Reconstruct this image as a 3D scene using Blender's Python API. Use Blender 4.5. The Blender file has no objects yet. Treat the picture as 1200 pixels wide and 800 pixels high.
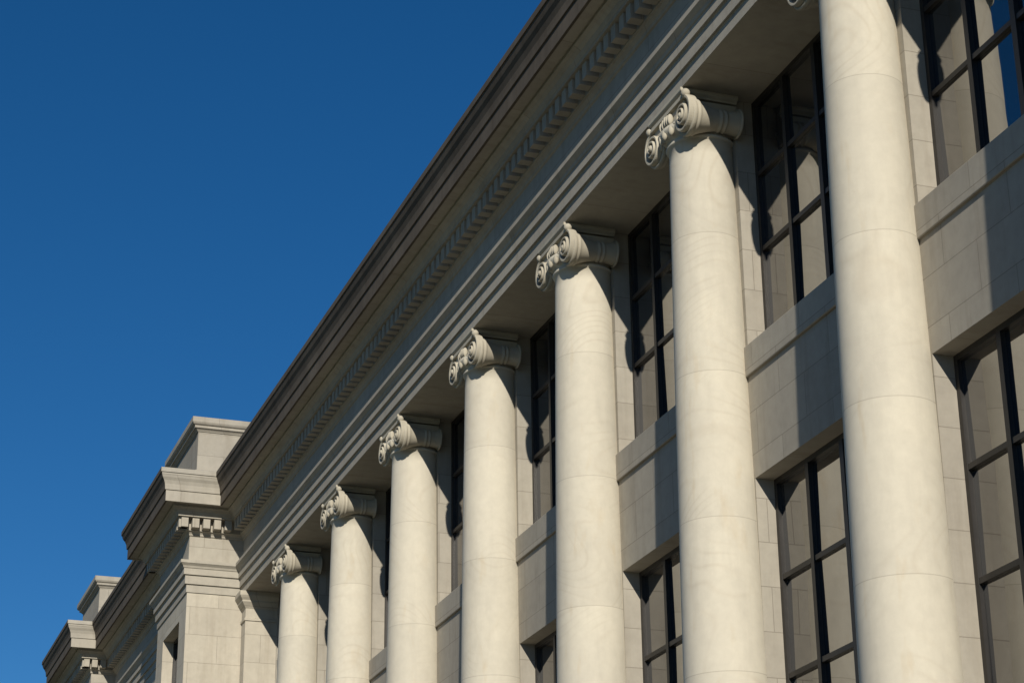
import bpy, math, random
from mathutils import Vector, Matrix
random.seed(7)
scene = bpy.context.scene

# ------------------------------------------------------------------ constants
EYE = 1.6                      # heights below are measured from eye level; building empty is raised by EYE
S = 4.79                       # column spacing
X0 = -25.35
YC = 12.06                     # column axis line
YA = 11.55                     # frieze plane
YW = 12.42                     # wall face
YG = 12.76                     # glass plane
SOF = 15.05                    # architrave soffit
COLS = [X0 - S*n for n in range(-6, 6)]
XE = -53.7                     # side of projecting end block

SUN_AZ = 16.8
SUN_EL = 24.0

# ------------------------------------------------------------------ mesh builder
class MB:
    def __init__(s): s.v=[]; s.f=[]; s.m=[]; s.sm=[]
    def add(s, vs, fs, mat=0, smooth=False):
        o=len(s.v); s.v.extend([tuple(v) for v in vs])
        for f in fs:
            s.f.append(tuple(o+i for i in f)); s.m.append(mat); s.sm.append(smooth)
    def box(s,x0,x1,y0,y1,z0,z1,mat=0):
        if x0>x1: x0,x1=x1,x0
        vs=[(x0,y0,z0),(x1,y0,z0),(x1,y1,z0),(x0,y1,z0),(x0,y0,z1),(x1,y0,z1),(x1,y1,z1),(x0,y1,z1)]
        s.add(vs,[(0,3,2,1),(4,5,6,7),(0,1,5,4),(1,2,6,5),(2,3,7,6),(3,0,4,7)],mat)
    def lathe(s,prof,c=(0,0,0),axis='Z',n=48,mat=0,smooth=True,caps=False):
        vs=[];fs=[]
        for r,h in prof:
            for i in range(n):
                a=2*math.pi*i/n
                if axis=='Z': vs.append((c[0]+r*math.cos(a),c[1]+r*math.sin(a),c[2]+h))
                else: vs.append((c[0]+r*math.cos(a),c[1]+h,c[2]+r*math.sin(a)))
        for k in range(len(prof)-1):
            for i in range(n):
                j=(i+1)%n
                q=(k*n+i,k*n+j,(k+1)*n+j,(k+1)*n+i)
                fs.append(q if axis=='Z' else q[::-1])
        if caps:
            a=tuple(range(n)); b=tuple((len(prof)-1)*n+i for i in range(n))
            fs.append(a[::-1] if axis=='Z' else a); fs.append(b if axis=='Z' else b[::-1])
        s.add(vs,fs,mat,smooth)
    def ellipsoid(s,c,r,rot=0.0,nu=10,nv=6,mat=0):
        vs=[];fs=[]
        for k in range(nv+1):
            t=math.pi*k/nv
            for i in range(nu):
                a=2*math.pi*i/nu
                x=r[0]*math.sin(t)*math.cos(a); y=r[1]*math.sin(t)*math.sin(a); z=r[2]*math.cos(t)
                X=x*math.cos(rot)-y*math.sin(rot); Y=x*math.sin(rot)+y*math.cos(rot)
                vs.append((c[0]+X,c[1]+Y,c[2]+z))
        for k in range(nv):
            for i in range(nu):
                j=(i+1)%nu
                fs.append((k*nu+i,(k+1)*nu+i,(k+1)*nu+j,k*nu+j))
        s.add(vs,fs,mat,True)
    def sweep(s,path,prof,matf=None,mat=0):
        n=len(path); nr=[]
        for i in range(n-1):
            d=Vector((path[i+1][0]-path[i][0],path[i+1][1]-path[i][1])).normalized()
            nr.append(Vector((-d.y,d.x)))
        rings=[]
        for i in range(n):
            if i==0: m=nr[0]
            elif i==n-1: m=nr[-1]
            else: m=(nr[i-1]+nr[i])/(1+nr[i-1].dot(nr[i]))
            rings.append([(path[i][0]+m.x*o,path[i][1]+m.y*o,z) for o,z in prof])
        k=len(prof)
        for i in range(n-1):
            vs=rings[i]+rings[i+1]
            for j in range(k-1):
                mm = matf(nr[i],prof[j],prof[j+1]) if matf else mat
                s.add([vs[j],vs[j+1],vs[k+j+1],vs[k+j]],[(0,3,2,1)],mm)
    def build(s,name,mats,parent=None,bevel=0):
        me=bpy.data.meshes.new(name); me.from_pydata(s.v,[],s.f)
        for m in mats: me.materials.append(m)
        me.polygons.foreach_set('material_index',s.m)
        me.polygons.foreach_set('use_smooth',s.sm)
        me.update()
        ob=bpy.data.objects.new(name,me); scene.collection.objects.link(ob)
        if parent: ob.parent=parent
        if bevel:
            b=ob.modifiers.new('bevel','BEVEL'); b.width=bevel; b.segments=2; b.limit_method='ANGLE'
        return ob

# ------------------------------------------------------------------ node helpers
class NT:
    def __init__(s,name):
        s.mat=bpy.data.materials.new(name); s.mat.use_nodes=True
        s.t=s.mat.node_tree; s.t.nodes.clear()
        s.out=s.t.nodes.new('ShaderNodeOutputMaterial'); s.b=s.t.nodes.new('ShaderNodeBsdfPrincipled')
        s.t.links.new(s.b.outputs[0],s.out.inputs[0])
    def link(s,a,b): s.t.links.new(a,b)
    def put(s,inp,v):
        if isinstance(v,(int,float)): inp.default_value=v
        elif isinstance(v,tuple): inp.default_value=v
        else: s.link(v,inp)
    def math(s,op,a,b=0.0,c=None,clamp=False):
        n=s.t.nodes.new('ShaderNodeMath'); n.operation=op; n.use_clamp=clamp
        s.put(n.inputs[0],a); s.put(n.inputs[1],b)
        if c is not None: s.put(n.inputs[2],c)
        return n.outputs[0]
    def pos(s):
        g=s.t.nodes.new('ShaderNodeNewGeometry'); return g
    def sep(s,v):
        n=s.t.nodes.new('ShaderNodeSeparateXYZ'); s.link(v,n.inputs[0]); return n.outputs
    def comb(s,x,y,z):
        n=s.t.nodes.new('ShaderNodeCombineXYZ'); s.put(n.inputs[0],x); s.put(n.inputs[1],y); s.put(n.inputs[2],z); return n.outputs[0]
    def noise(s,vec,scale,detail=4,rough=.55,dist=0.0):
        n=s.t.nodes.new('ShaderNodeTexNoise'); s.link(vec,n.inputs['Vector'])
        n.inputs['Scale'].default_value=scale; n.inputs['Detail'].default_value=detail
        n.inputs['Roughness'].default_value=rough; n.inputs['Distortion'].default_value=dist
        return n.outputs[0]
    def rng(s,v,a,b,c,d):
        n=s.t.nodes.new('ShaderNodeMapRange'); s.put(n.inputs[0],v)
        for i,x in enumerate((a,b,c,d)): n.inputs[i+1].default_value=x
        return n.outputs[0]
    def mix(s,f,a,b,mode='MIX'):
        n=s.t.nodes.new('ShaderNodeMix'); n.data_type='RGBA'; n.blend_type=mode
        s.put(n.inputs[0],f)
        s.put(n.inputs[6],a if not isinstance(a,tuple) else (a+(1,))[:4]); s.put(n.inputs[7],b if not isinstance(b,tuple) else (b+(1,))[:4])
        return n.outputs[2]
    def grey(s,v):
        return s.comb(v,v,v)
    def bump(s,h,strength,dist,normal=None):
        n=s.t.nodes.new('ShaderNodeBump'); n.inputs['Strength'].default_value=strength; n.inputs['Distance'].default_value=dist
        s.link(h,n.inputs['Height'])
        if normal: s.link(normal,n.inputs['Normal'])
        return n.outputs[0]

def stone(name, base=(.40,.37,.31), alt=(.33,.31,.27), stain=0.0, bw=1.45, bh=.62, joints=True, off=0.0):
    n=NT(name); g=n.pos(); P=g.outputs['Position']; x,y,z=n.sep(P)
    N=n.sep(g.outputs['True Normal'])
    isz=n.math('GREATER_THAN',n.math('ABSOLUTE',N[2]),.75)
    u=n.math('MULTIPLY_ADD',n.math('SUBTRACT',1.0,isz),y,x)
    vz=n.mix(isz,n.grey(z),n.grey(y)); v=n.sep(vz)[0]
    uv=n.comb(u,n.math('ADD',v,off),0.0)
    br=n.t.nodes.new('ShaderNodeTexBrick'); n.link(uv,br.inputs['Vector'])
    br.inputs['Scale'].default_value=1; br.inputs['Brick Width'].default_value=bw; br.inputs['Row Height'].default_value=bh
    br.inputs['Mortar Size'].default_value=.006 if joints else 0.0; br.inputs['Mortar Smooth'].default_value=.2
    br.inputs['Color1'].default_value=(.0,.0,.0,1); br.inputs['Color2'].default_value=(1,1,1,1); br.inputs['Mortar'].default_value=(.5,.5,.5,1)
    br.offset=.5
    n1=n.noise(P,.45,5,.6); n2=n.noise(P,5,5,.65)
    streak=n.noise(n.comb(n.math('MULTIPLY',u,3.2),n.math('MULTIPLY',y,1.0),n.math('MULTIPLY',z,.28)),1.3,4,.6)
    col=n.mix(n.rng(n1,.35,.65,0,1),base,alt)
    col=n.mix(n.math('MULTIPLY',n.sep(br.outputs['Color'])[0],.42),col,(base[0]*.70,base[1]*.69,base[2]*.69))
    col=n.mix(n.rng(streak,.50,.76,0,.34+stain*.4),col,(base[0]*.5,base[1]*.45,base[2]*.40))
    col=n.mix(1.0,col,n.grey(n.rng(n2,.3,.7,.92,1.06)),'MULTIPLY')
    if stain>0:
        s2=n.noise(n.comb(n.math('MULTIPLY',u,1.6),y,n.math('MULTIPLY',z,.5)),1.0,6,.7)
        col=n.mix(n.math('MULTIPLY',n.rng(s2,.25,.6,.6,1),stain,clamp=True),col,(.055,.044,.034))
    col=n.mix(n.math('MULTIPLY',br.outputs['Fac'],.52 if joints else 0.0),col,(.12,.10,.08))
    n.link(col,n.b.inputs['Base Color']); n.b.inputs['Roughness'].default_value=.88
    n.b.inputs['Specular IOR Level'].default_value=.25
    fine=n.noise(P,38,4,.7)
    h=n.math('ADD',n.math('MULTIPLY',fine,.25),n.math('MULTIPLY',n2,.3))
    h=n.math('SUBTRACT',h,n.math('MULTIPLY',br.outputs['Fac'],1.2 if joints else 0.0))
    n.link(n.bump(h,.38,.011),n.b.inputs['Normal'])
    return n.mat

def column_mat():
    n=NT('column_limestone'); g=n.pos(); P=g.outputs['Position']; x,y,z=n.sep(P)
    zz=n.math('SUBTRACT',z,EYE+12.85-2.12*10)
    zd=n.math('DIVIDE',zz,2.12); did=n.math('FLOOR',zd)
    cid=n.math('ROUND',n.math('DIVIDE',n.math('SUBTRACT',x,X0),S))
    wn=n.t.nodes.new('ShaderNodeTexWhiteNoise'); wn.noise_dimensions='2D'
    n.link(n.comb(did,cid,0.0),wn.inputs['Vector'])
    r=wn.outputs['Value']; rc=n.sep(wn.outputs['Color'])
    # faint curved bedding lines, different in each drum
    tilt=n.math('MULTIPLY',n.math('SUBTRACT',rc[0],.5),2.6)
    vz=n.math('ADD',n.math('MULTIPLY_ADD',x,tilt,z),n.math('MULTIPLY',r,37.0))
    vec=n.comb(x,y,vz)
    low=n.noise(n.comb(n.math('MULTIPLY',x,.6),n.math('MULTIPLY',y,.6),vz),.62,1,.3)
    fb=n.math('FRACT',n.math('MULTIPLY',low,24.0))
    line=n.rng(n.math('ABSOLUTE',n.math('SUBTRACT',fb,.5)),0,.2,1,0)
    veinm=n.noise(vec,.9,3,.5)
    n1=n.noise(vec,.8,5,.6); n2=n.noise(P,7,5,.6)
    col=n.mix(n.rng(n1,.3,.7,0,1),(.58,.54,.45),(.52,.485,.41))
    col=n.mix(n.math('MULTIPLY',r,.42),col,(.45,.42,.355))
    vf=n.math('MULTIPLY',line,n.rng(veinm,.46,.68,0,.18))
    col=n.mix(vf,col,(.33,.26,.18))
    rust=n.noise(n.comb(n.math('MULTIPLY',x,4.0),y,n.math('MULTIPLY',z,.6)),1.7,4,.6)
    col=n.mix(n.rng(rust,.60,.78,0,.34),col,(.45,.34,.20))
    soot=n.noise(n.comb(n.math('MULTIPLY',x,2.5),n.math('MULTIPLY',y,2.5),n.math('MULTIPLY',z,.35)),1.1,5,.6)
    col=n.mix(n.rng(soot,.5,.78,0,.24),col,(.28,.26,.23))
    col=n.mix(1.0,col,n.grey(n.rng(n2,.3,.7,.95,1.03)),'MULTIPLY')
    fr=n.math('FRACT',zd)
    jd=n.math('MINIMUM',fr,n.math('SUBTRACT',1.0,fr))
    jf=n.rng(jd,.0013,.0034,1,0)
    col=n.mix(n.math('MULTIPLY',jf,.36),col,(.16,.13,.10))
    n.link(col,n.b.inputs['Base Color']); n.b.inputs['Roughness'].default_value=.82
    n.b.inputs['Specular IOR Level'].default_value=.3
    fine=n.noise(P,45,4,.7)
    n.link(n.bump(n.math('ADD',n.math('MULTIPLY',fine,.3),n.math('MULTIPLY',n2,.22)),.36,.008),n.b.inputs['Normal'])
    return n.mat

M_wall=stone('wall_limestone',base=(.37,.343,.292),alt=(.325,.30,.26))
M_ent=stone('entablature_limestone',base=(.40,.372,.318),alt=(.35,.326,.283),bw=2.4,bh=1.6,off=-.3)
M_pav=stone('pavilion_limestone',base=(.50,.46,.385),alt=(.44,.405,.34),bw=1.5,bh=.74)
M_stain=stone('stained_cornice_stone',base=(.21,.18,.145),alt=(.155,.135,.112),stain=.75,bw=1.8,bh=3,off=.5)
M_cap=stone('carved_limestone',base=(.48,.445,.365),alt=(.39,.36,.295),joints=False)
M_col=column_mat()

n=NT('bronze_window_frame'); P=n.pos().outputs['Position']
n.link(n.mix(n.noise(P,6,4),(.014,.013,.013),(.028,.025,.023)),n.b.inputs['Base Color']); n.b.inputs['Roughness'].default_value=.5
M_frame=n.mat
n=NT('window_glass'); P=n.pos().outputs['Position']
n.link(n.mix(n.rng(n.noise(P,.8,3),.35,.65,0,1),(.008,.010,.014),(.018,.018,.018)),n.b.inputs['Base Color'])
n.b.inputs['Roughness'].default_value=.01; n.b.inputs['IOR'].default_value=3.2
n.link(n.bump(n.noise(P,1.3,1),.10,.02),n.b.inputs['Normal'])
M_glass=n.mat
n=NT('roof_gravel'); P=n.pos().outputs['Position']
n.link(n.mix(n.noise(P,30,5),(.16,.15,.14),(.28,.26,.24)),n.b.inputs['Base Color']); n.b.inputs['Roughness'].default_value=.95
M_roof=n.mat
n=NT('ground_grass'); P=n.pos().outputs['Position']
c=n.mix(n.rng(n.noise(P,.15,6,.6),.35,.65,0,1),(.05,.075,.025),(.10,.11,.05))
n.link(n.mix(1.0,c,n.grey(n.rng(n.noise(P,25,5,.7),.3,.7,.6,1.3)),'MULTIPLY'),n.b.inputs['Base Color']); n.b.inputs['Roughness'].default_value=.95
n.link(n.bump(n.noise(P,40,4,.8),.8,.05),n.b.inputs['Normal'])
M_grass=n.mat
n=NT('concrete_paving'); P=n.pos().outputs['Position']
br=n.t.nodes.new('ShaderNodeTexBrick'); n.link(P,br.inputs['Vector']); br.offset=0
br.inputs['Scale'].default_value=1; br.inputs['Brick Width'].default_value=1.8; br.inputs['Row Height'].default_value=1.8; br.inputs['Mortar Size'].default_value=.012
br.inputs['Color1'].default_value=(.18,.16,.13,1); br.inputs['Color2'].default_value=(.145,.13,.105,1); br.inputs['Mortar'].default_value=(.08,.07,.06,1)
n.link(n.mix(1.0,br.outputs['Color'],n.grey(n.rng(n.noise(P,2.5,6,.65),.3,.7,.8,1.1)),'MULTIPLY'),n.b.inputs['Base Color']); n.b.inputs['Roughness'].default_value=.9
M_pave=n.mat

# ------------------------------------------------------------------ building
B=bpy.data.objects.new('neoclassical_stone_building',None); scene.collection.objects.link(B); B.location=(0,0,EYE)

# --- entablature (architrave, frieze, cornice) mitred around the plan
main_path=[(12.3,24),(12.3,10.1),(8.2,10.1),(8.2,YA),(XE,YA),(XE,10.1),(-57.75,10.1),(-57.75,10.9),(-69.95,10.9),(-69.95,10.1),(-74.0,10.1),(-74.0,24)]
prof=[(-.30,SOF),(.03,SOF),(.03,15.25),(.045,15.265),(.08,15.265),(.08,15.49),(.095,15.505),(.13,15.505),(.13,15.67),
 (.15,15.68),(.17,15.73),(.225,15.78),(.24,15.79),(.24,15.87),(.0,15.90),(.0,16.58),(.03,16.59),(.04,16.64),(.09,16.69),(.13,16.70),(.13,17.0),
 (.40,17.0),(.40,17.05),(.42,17.07),(.45,17.13),(.51,17.18),(.57,17.20),(.57,17.26),(.78,17.27),(.79,17.23),(.84,17.23),(.84,17.52),
 (.87,17.53),(.875,17.60),(.885,17.68),(.92,17.77),(.965,17.84),(.99,17.91),(.995,17.96),(1.02,17.96),(1.02,18.08),(-.9,18.14)]
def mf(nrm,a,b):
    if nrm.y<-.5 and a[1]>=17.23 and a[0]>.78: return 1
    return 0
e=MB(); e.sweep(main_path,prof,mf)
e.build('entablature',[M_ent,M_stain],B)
# dentils
d=MB()
def dentil_run(p,q):
    dv=Vector((q[0]-p[0],q[1]-p[1])); L=dv.length; dv.normalize(); nn=Vector((-dv.y,dv.x))
    cnt=max(1,int(round(L/.31))); st=L/cnt
    for i in range(cnt):
        j=random.gauss(0,.003)
        a=i*st+st*.5-.09+j; b=a+.18
        p0=Vector(p)+dv*a; p1=Vector(p)+dv*b
        o0,o1=.12,.35+random.gauss(0,.003)
        pts=[p0+nn*o0,p1+nn*o0,p1+nn*o1,p0+nn*o1]
        vs=[(v.x,v.y,16.73) for v in pts]+[(v.x,v.y,17.01) for v in pts]
        d.add(vs,[(0,1,2,3),(7,6,5,4),(0,4,5,1),(1,5,6,2),(2,6,7,3),(3,7,4,0)])
def ext(p,q,a,b):
    dv=(Vector(q)-Vector(p)).normalized(); return tuple(Vector(p)-dv*a),tuple(Vector(q)+dv*b)
mp=main_path
turn=[0]*len(mp)
for i in range(1,len(mp)-1):
    d1=Vector(mp[i])-Vector(mp[i-1]); d2=Vector(mp[i+1])-Vector(mp[i])
    turn[i]=1 if d1.x*d2.y-d1.y*d2.x<0 else -1
for i in range(len(mp)-1):
    p,q=ext(mp[i],mp[i+1],.35*turn[i],.35*turn[i+1])
    dentil_run(p,q)
d.build('dentils',[M_ent],B)

# --- walls
w=MB()
w.box(XE,8.2,YA+.30,12.95,SOF,15.6,1)
piers=[(c-.45,c+.45) for c in COLS]
for a,b in piers: w.box(a,b,YW,12.95,2.5,SOF)
w.box(7.6,8.2,YW,12.95,2.5,SOF)
w.box(XE,-53.2,YW,12.95,2.5,SOF)
sp=sorted(piers+[(7.6,8.2),(XE,-53.2)])
bays=[(sp[i][1],sp[i+1][0]) for i in range(len(sp)-1)]
for a,b in bays:
    w.box(a,b,YW,12.95,9.22,10.70)
    w.box(a,b,YW,12.95,2.5,3.55)
w.build('colonnade_wall',[M_wall,M_ent],B)
sl=MB()
for a,b in bays:
    sl.box(a-.07,b+.07,YW-.05,12.95,10.703,11.15)
    sl.box(a-.07,b+.07,YW-.05,12.95,3.553,3.8)
sl.build('window_sills',[M_wall],B,bevel=.012)

# podium + ground storey
pd=MB()
pd.box(XE,8.2,11.0,12.95,-1.6,2.2); pd.box(XE,8.2,10.92,12.95,2.2,2.5)
pd.box(XE,8.2,10.85,11.0,-1.6,-.9)
pd.build('podium',[M_pav],B,bevel=.015)

# window frames and glass
fr=MB(); gl=MB()
def window(a,b,z0,z1,nx,zs,y=YG):
    f=.075; fy0,fy1=y-.06,y+.05
    fr.box(a,a+f,fy0,fy1,z0,z1); fr.box(b-f,b,fy0,fy1,z0,z1)
    fr.box(a+f,b-f,fy0,fy1,z1-f,z1); fr.box(a+f,b-f,fy0,fy1,z0,z0+f)
    xs=[a+(b-a)*i/nx for i in range(nx+1)]
    zz=[z0]+zs+[z1]
    for i in range(1,nx):
        t=.045 if i!=nx//2 else .05
        fr.box(xs[i]-t,xs[i]+t,y-.065,y+.04,z0+f,z1-f)
    for k in range(1,len(zz)-1):
        fr.box(a+f,b-f,y-.052,y+.03,zz[k]-.035,zz[k]+.035)
    for i in range(nx):
        for k in range(len(zz)-1):
            ta=random.gauss(0,.006); tb=random.gauss(0,.006)
            x0,x1,c0,c1=xs[i],xs[i+1],zz[k],zz[k+1]; xm=(x0+x1)/2; zm=(c0+c1)/2
            vs=[(X,y+(X-xm)*ta+(Z-zm)*tb,Z) for X,Z in((x0,c0),(x1,c0),(x1,c1),(x0,c1))]
            gl.add(vs,[(0,1,2,3)])
for a,b in bays:
    nx=max(2,int(round((b-a)/.97)))
    window(a,b,11.15,SOF,nx,[12.68,13.87])
    window(a,b,3.8,9.22,nx,[5.12,6.48,7.83])
# --- end pavilions and wing
pv=MB()
def pav(x0,x1):
    a,b=x0+.9,x1-.9
    pv.box(x0,x1,10.6,24,-1.6,15.3)
    pv.box(x0,a,10.1,10.6,-1.6,15.3); pv.box(b,x1,10.1,10.6,-1.6,15.3)
    pv.box(a,b,10.1,10.6,14.5,15.3); pv.box(a,b,10.1,10.6,9.2,10.7); pv.box(a,b,10.1,10.6,-1.6,3.6)
    window(a,b,10.7,14.5,2,[12.0,13.25],10.45); window(a,b,3.6,9.2,2,[5.0,6.4,7.8],10.45)
pav(-57.75,XE); pav(-74.0,-69.95); pav(8.2,12.3)
pv.box(-69.95,-57.75,11.4,24,-1.6,15.3)
wx=[-69.95+12.2*i/4 for i in range(5)]
for i in range(4):
    a,b=wx[i]+.6,wx[i+1]-.6
    pv.box(wx[i],a,10.9,11.4,-1.6,15.3); pv.box(b,wx[i+1],10.9,11.4,-1.6,15.3)
    pv.box(a,b,10.9,11.4,14.6,15.3); pv.box(a,b,10.9,11.4,9.2,10.7); pv.box(a,b,10.9,11.4,-1.6,3.6)
    window(a,b,10.7,14.6,2,[12.0,13.3],11.25); window(a,b,3.6,9.2,2,[5.0,6.4,7.8],11.25)
pv.build('end_pavilions',[M_pav],B)
fr.build('window_frames',[M_frame],B); gl.build('window_panes',[M_glass],B)

# --- corner attic blocks with coping
at=MB()
cop=[(-.2,19.52),(.02,19.52),(.05,19.56),(.10,19.60),(.12,19.60),(.12,19.66),(.17,19.69),(.20,19.74),(.20,19.88),(-.4,19.93)]
bas=[(.0,18.45),(.05,18.42),(.10,18.36),(.10,18.1)]
for x1 in (XE,-69.95,12.3):
    x0=x1-3.6; y0=10.2; y1=13.8
    at.box(x0,x1,y0,y1,18.0,19.7)
    path=[(x1,y1),(x1,y0),(x0,y0),(x0,y1),(x1,y1)]
    at.sweep(path,cop); at.sweep(path,bas[::-1])
    at.box(x0+.35,x1-.35,y0+.35,y1-.35,19.6,19.93)
at.build('attic_blocks',[M_wall],B)

# --- anta (end pilaster) with moulded cap
an=MB()
for sx in (1,-1):
    if sx>0:
        an.box(XE,-53.25,YA+.03,YW,2.5,SOF)
        path=[(-53.25,YW),(-53.25,YA+.03),(XE,YA+.03)]
    else:
        an.box(7.75,8.2,YA+.03,YW,2.5,SOF); path=[(8.2,YA+.03),(7.75,YA+.03),(7.75,YW)]
    an.sweep(path,[(0,14.30),(.03,14.30),(.03,14.36),(0,14.38)])
    an.sweep(path,[(0,14.62),(.03,14.66),(.09,14.74),(.12,14.78),(.12,14.82),(.17,14.88),(.2,14.93),(.2,15.046),(0,15.046)])
an.build('antae',[M_pav],B)

# --- building mass and roof (kept 30 cm inside the dressed stone faces)
bd=MB()
bd.box(-69.65,7.9,12.95,23.7,-1.6,17.9); bd.box(-57.45,XE-.3,10.5,12.9,15.4,17.85); bd.box(-73.7,-70.2,10.5,23.6,15.4,17.85); bd.box(8.5,12.0,10.5,23.6,15.4,17.85)
bd.box(-69.6,-57.8,11.3,12.9,15.4,17.8); bd.box(XE,7.9,12.0,12.94,15.61,17.8)
bd.box(-73.3,11.6,11.95,23.9,17.95,18.15,1)
bd.build('building_mass',[M_wall,M_roof],B)

# --- ionic column
c=MB()
def rad(z):
    t=(z-3.0)/(14.4-3.0); t=max(0,min(1,t))
    return .600-.132*(t**1.55)
zs=[3.0+(14.36-3.0)*k/48 for k in range(49)]
prof=[(rad(z),z) for z in zs]
prof+=[(.50,14.37),(.515,14.395),(.50,14.42),(.475,14.43),(.475,14.47),(.50,14.49),(.55,14.52),(.60,14.58),(.60,14.64),(.4,14.66)]
c.lathe(prof,n=72,mat=0)
c.lathe([(.60,3.0),(.63,2.98),(.63,2.95),(.68,2.93),(.70,2.90),(.68,2.86),(.64,2.84),(.63,2.80),(.66,2.76),(.74,2.74),(.78,2.69),(.74,2.64),(.5,2.64)],n=64,mat=1)
c.box(-.80,.80,-.80,.36,2.5,2.645,1)
for i in range(20):
    a=2*math.pi*i/20
    if math.sin(a)>.75: continue
    c.ellipsoid((.575*math.cos(a),.575*math.sin(a),14.555),(.045,.055,.085),a,mat=1)
CX,CZ=.55,14.61
YF=-.49
R0=.300
turns=2.5; kk=math.log(R0/.07)/(turns*2*math.pi)
for sx in (1,-1):
    # bolster (baluster side): flared at the scroll, narrow waist, small roll at the wall
    pr=[(.05,YF+.07),(.21,YF+.065),(.235,YF+.03),(.285,YF+.01),(.297,YF+.03),(.297,YF+.075),(.278,YF+.085),(.268,YF+.10),(.278,YF+.115),(.278,YF+.14),(.262,YF+.155)]
    yb=YF+.16; y_end=.34; L=y_end-yb
    for k in range(37):
        t=k/36
        rr=.258-.10*math.sin(math.pi*min(1,t*.80))**.9
        if .50<t<.56 or .62<t<.68: rr+=.020
        pr.append((rr,yb+L*t))
    pr+=[(.215,y_end-.03),(.225,y_end),(.215,y_end+.015)]
    c.lathe(pr,c=(sx*CX,0,CZ),axis='Y',n=40,mat=1,caps=True)
    # deep-cut spiral ridge on the front; the eye stands furthest out
    vs=[];fs=[];steps=110
    for i in range(steps+1):
        th=turns*2*math.pi*i/steps
        r=R0*math.exp(-kk*th); wdt=.034*(.40+.60*r/R0)
        a=math.pi/2-th
        ca,sa=math.cos(a)*sx,math.sin(a)
        dep=YF-.05-.05*(i/steps)
        for (ro,yy) in ((r+wdt*.85,YF+.08),(r+wdt*.8,dep+.018),(r+wdt*.45,dep),(r-wdt*.45,dep),(r-wdt*.8,dep+.018),(r-wdt*.85,YF+.08)):
            vs.append((sx*CX+ca*ro,yy,CZ+sa*ro))
        if i:
            o=(i-1)*6
            for j in range(5): fs.append((o+j,o+j+1,o+j+7,o+j+6))
    c.add(vs,fs,1,False)
    c.ellipsoid((sx*CX,YF-.05,CZ),(.055,.06,.055),mat=1)
    # upstanding ear where the scroll meets the abacus
    c.ellipsoid((sx*(CX+.10),YF-.02,14.93),(.075,.07,.07),mat=1)
    for q in range(3):
        c.ellipsoid((sx*(CX-.30-.06*q),YF-.02,CZ+.02-.05*q),(.06,.04,.035),mat=1)
c.box(-CX,CX,YF,.345,14.66,14.90,1)
for (z0,z1,yy) in ((14.875,14.935,YF-.055),(14.66,14.70,YF-.035)):
    c.box(-CX,CX,yy,YF+.02,z0,z1,1)
for q in range(-2,3):
    c.ellipsoid((q*.075,YF-.05,14.78-.015*abs(q)),(.030,.05,.09),mat=1)
lv=[(.55,14.935),(.56,14.955),(.60,14.985),(.61,15.0),(.61,15.046)]
for i in range(len(lv)-1):
    (h0,z0),(h1,z1)=lv[i],lv[i+1]
    f0,f1=-h0*.93,-h1*.93
    a=[(-h0,f0,z0),(h0,f0,z0),(h0,.35,z0),(-h0,.35,z0)]; b=[(-h1,f1,z1),(h1,f1,z1),(h1,.352,z1),(-h1,.352,z1)]
    c.add(a+b,[(0,1,5,4),(1,2,6,5),(2,3,7,6),(3,0,4,7)]+([(3,2,1,0)] if i==0 else []),1)
proto=c.build('ionic_column',[M_col,M_cap],B)
proto.location=(COLS[0],YC,0)
for i,x in enumerate(COLS[1:]):
    o=bpy.data.objects.new('ionic_column',proto.data); scene.collection.objects.link(o); o.parent=B; o.location=(x,YC,0)

# ------------------------------------------------------------------ ground
g=MB(); g.add([(-4000,-4000,0),(4000,-4000,0),(4000,4000,0),(-4000,4000,0)],[(0,1,2,3)])
g.build('ground',[M_grass])
pvm=MB(); pvm.box(-110,60,-4,9.6,-.2,.02)
pvm.build('paved_plaza',[M_pave])

# ------------------------------------------------------------------ light
az=math.radians(SUN_AZ); el=math.radians(SUN_EL)
sd=Vector((math.cos(el)*math.cos(az),-math.cos(el)*math.sin(az),math.sin(el)))
L=bpy.data.lights.new('sun','SUN'); L.energy=5.0; L.angle=math.radians(.5); L.color=(1,.925,.785)
lo=bpy.data.objects.new('sun',L); scene.collection.objects.link(lo); lo.location=(30,-20,40)
lo.rotation_euler=(-sd).to_track_quat('-Z','Y').to_euler()
W=bpy.data.worlds.new('World'); scene.world=W; W.use_nodes=True
nt=W.node_tree; nt.nodes.clear()
o=nt.nodes.new('ShaderNodeOutputWorld'); bg=nt.nodes.new('ShaderNodeBackground'); sk=nt.nodes.new('ShaderNodeTexSky')
sk.sky_type='NISHITA'; sk.sun_disc=False; sk.sun_elevation=el; sk.sun_rotation=math.atan2(sd.x,sd.y)
sk.altitude=1500; sk.air_density=1.0; sk.dust_density=0.0; sk.ozone_density=5.0
hs=nt.nodes.new('ShaderNodeHueSaturation'); hs.inputs['Saturation'].default_value=1.225
nt.links.new(sk.outputs[0],hs.inputs['Color'])
bg.inputs[1].default_value=.073
nt.links.new(hs.outputs[0],bg.inputs[0]); nt.links.new(bg.outputs[0],o.inputs[0])

# ------------------------------------------------------------------ camera
r=Vector((.3329,.9432,-.0106)); f=Vector((-.8719,.3120,.3780)).normalized()
r=(r-f*r.dot(f)).normalized(); u=r.cross(f)
cam=bpy.data.cameras.new('camera'); co=bpy.data.objects.new('camera',cam); scene.collection.objects.link(co)
m=Matrix((( r.x,u.x,-f.x,0),(r.y,u.y,-f.y,0),(r.z,u.z,-f.z,EYE),(0,0,0,1)))
co.matrix_world=m
cam.sensor_width=36; cam.lens=74.73; cam.clip_end=9000; cam.clip_start=.1
scene.camera=co
scene.view_settings.view_transform='Standard'; scene.view_settings.look='None'; scene.view_settings.exposure=0
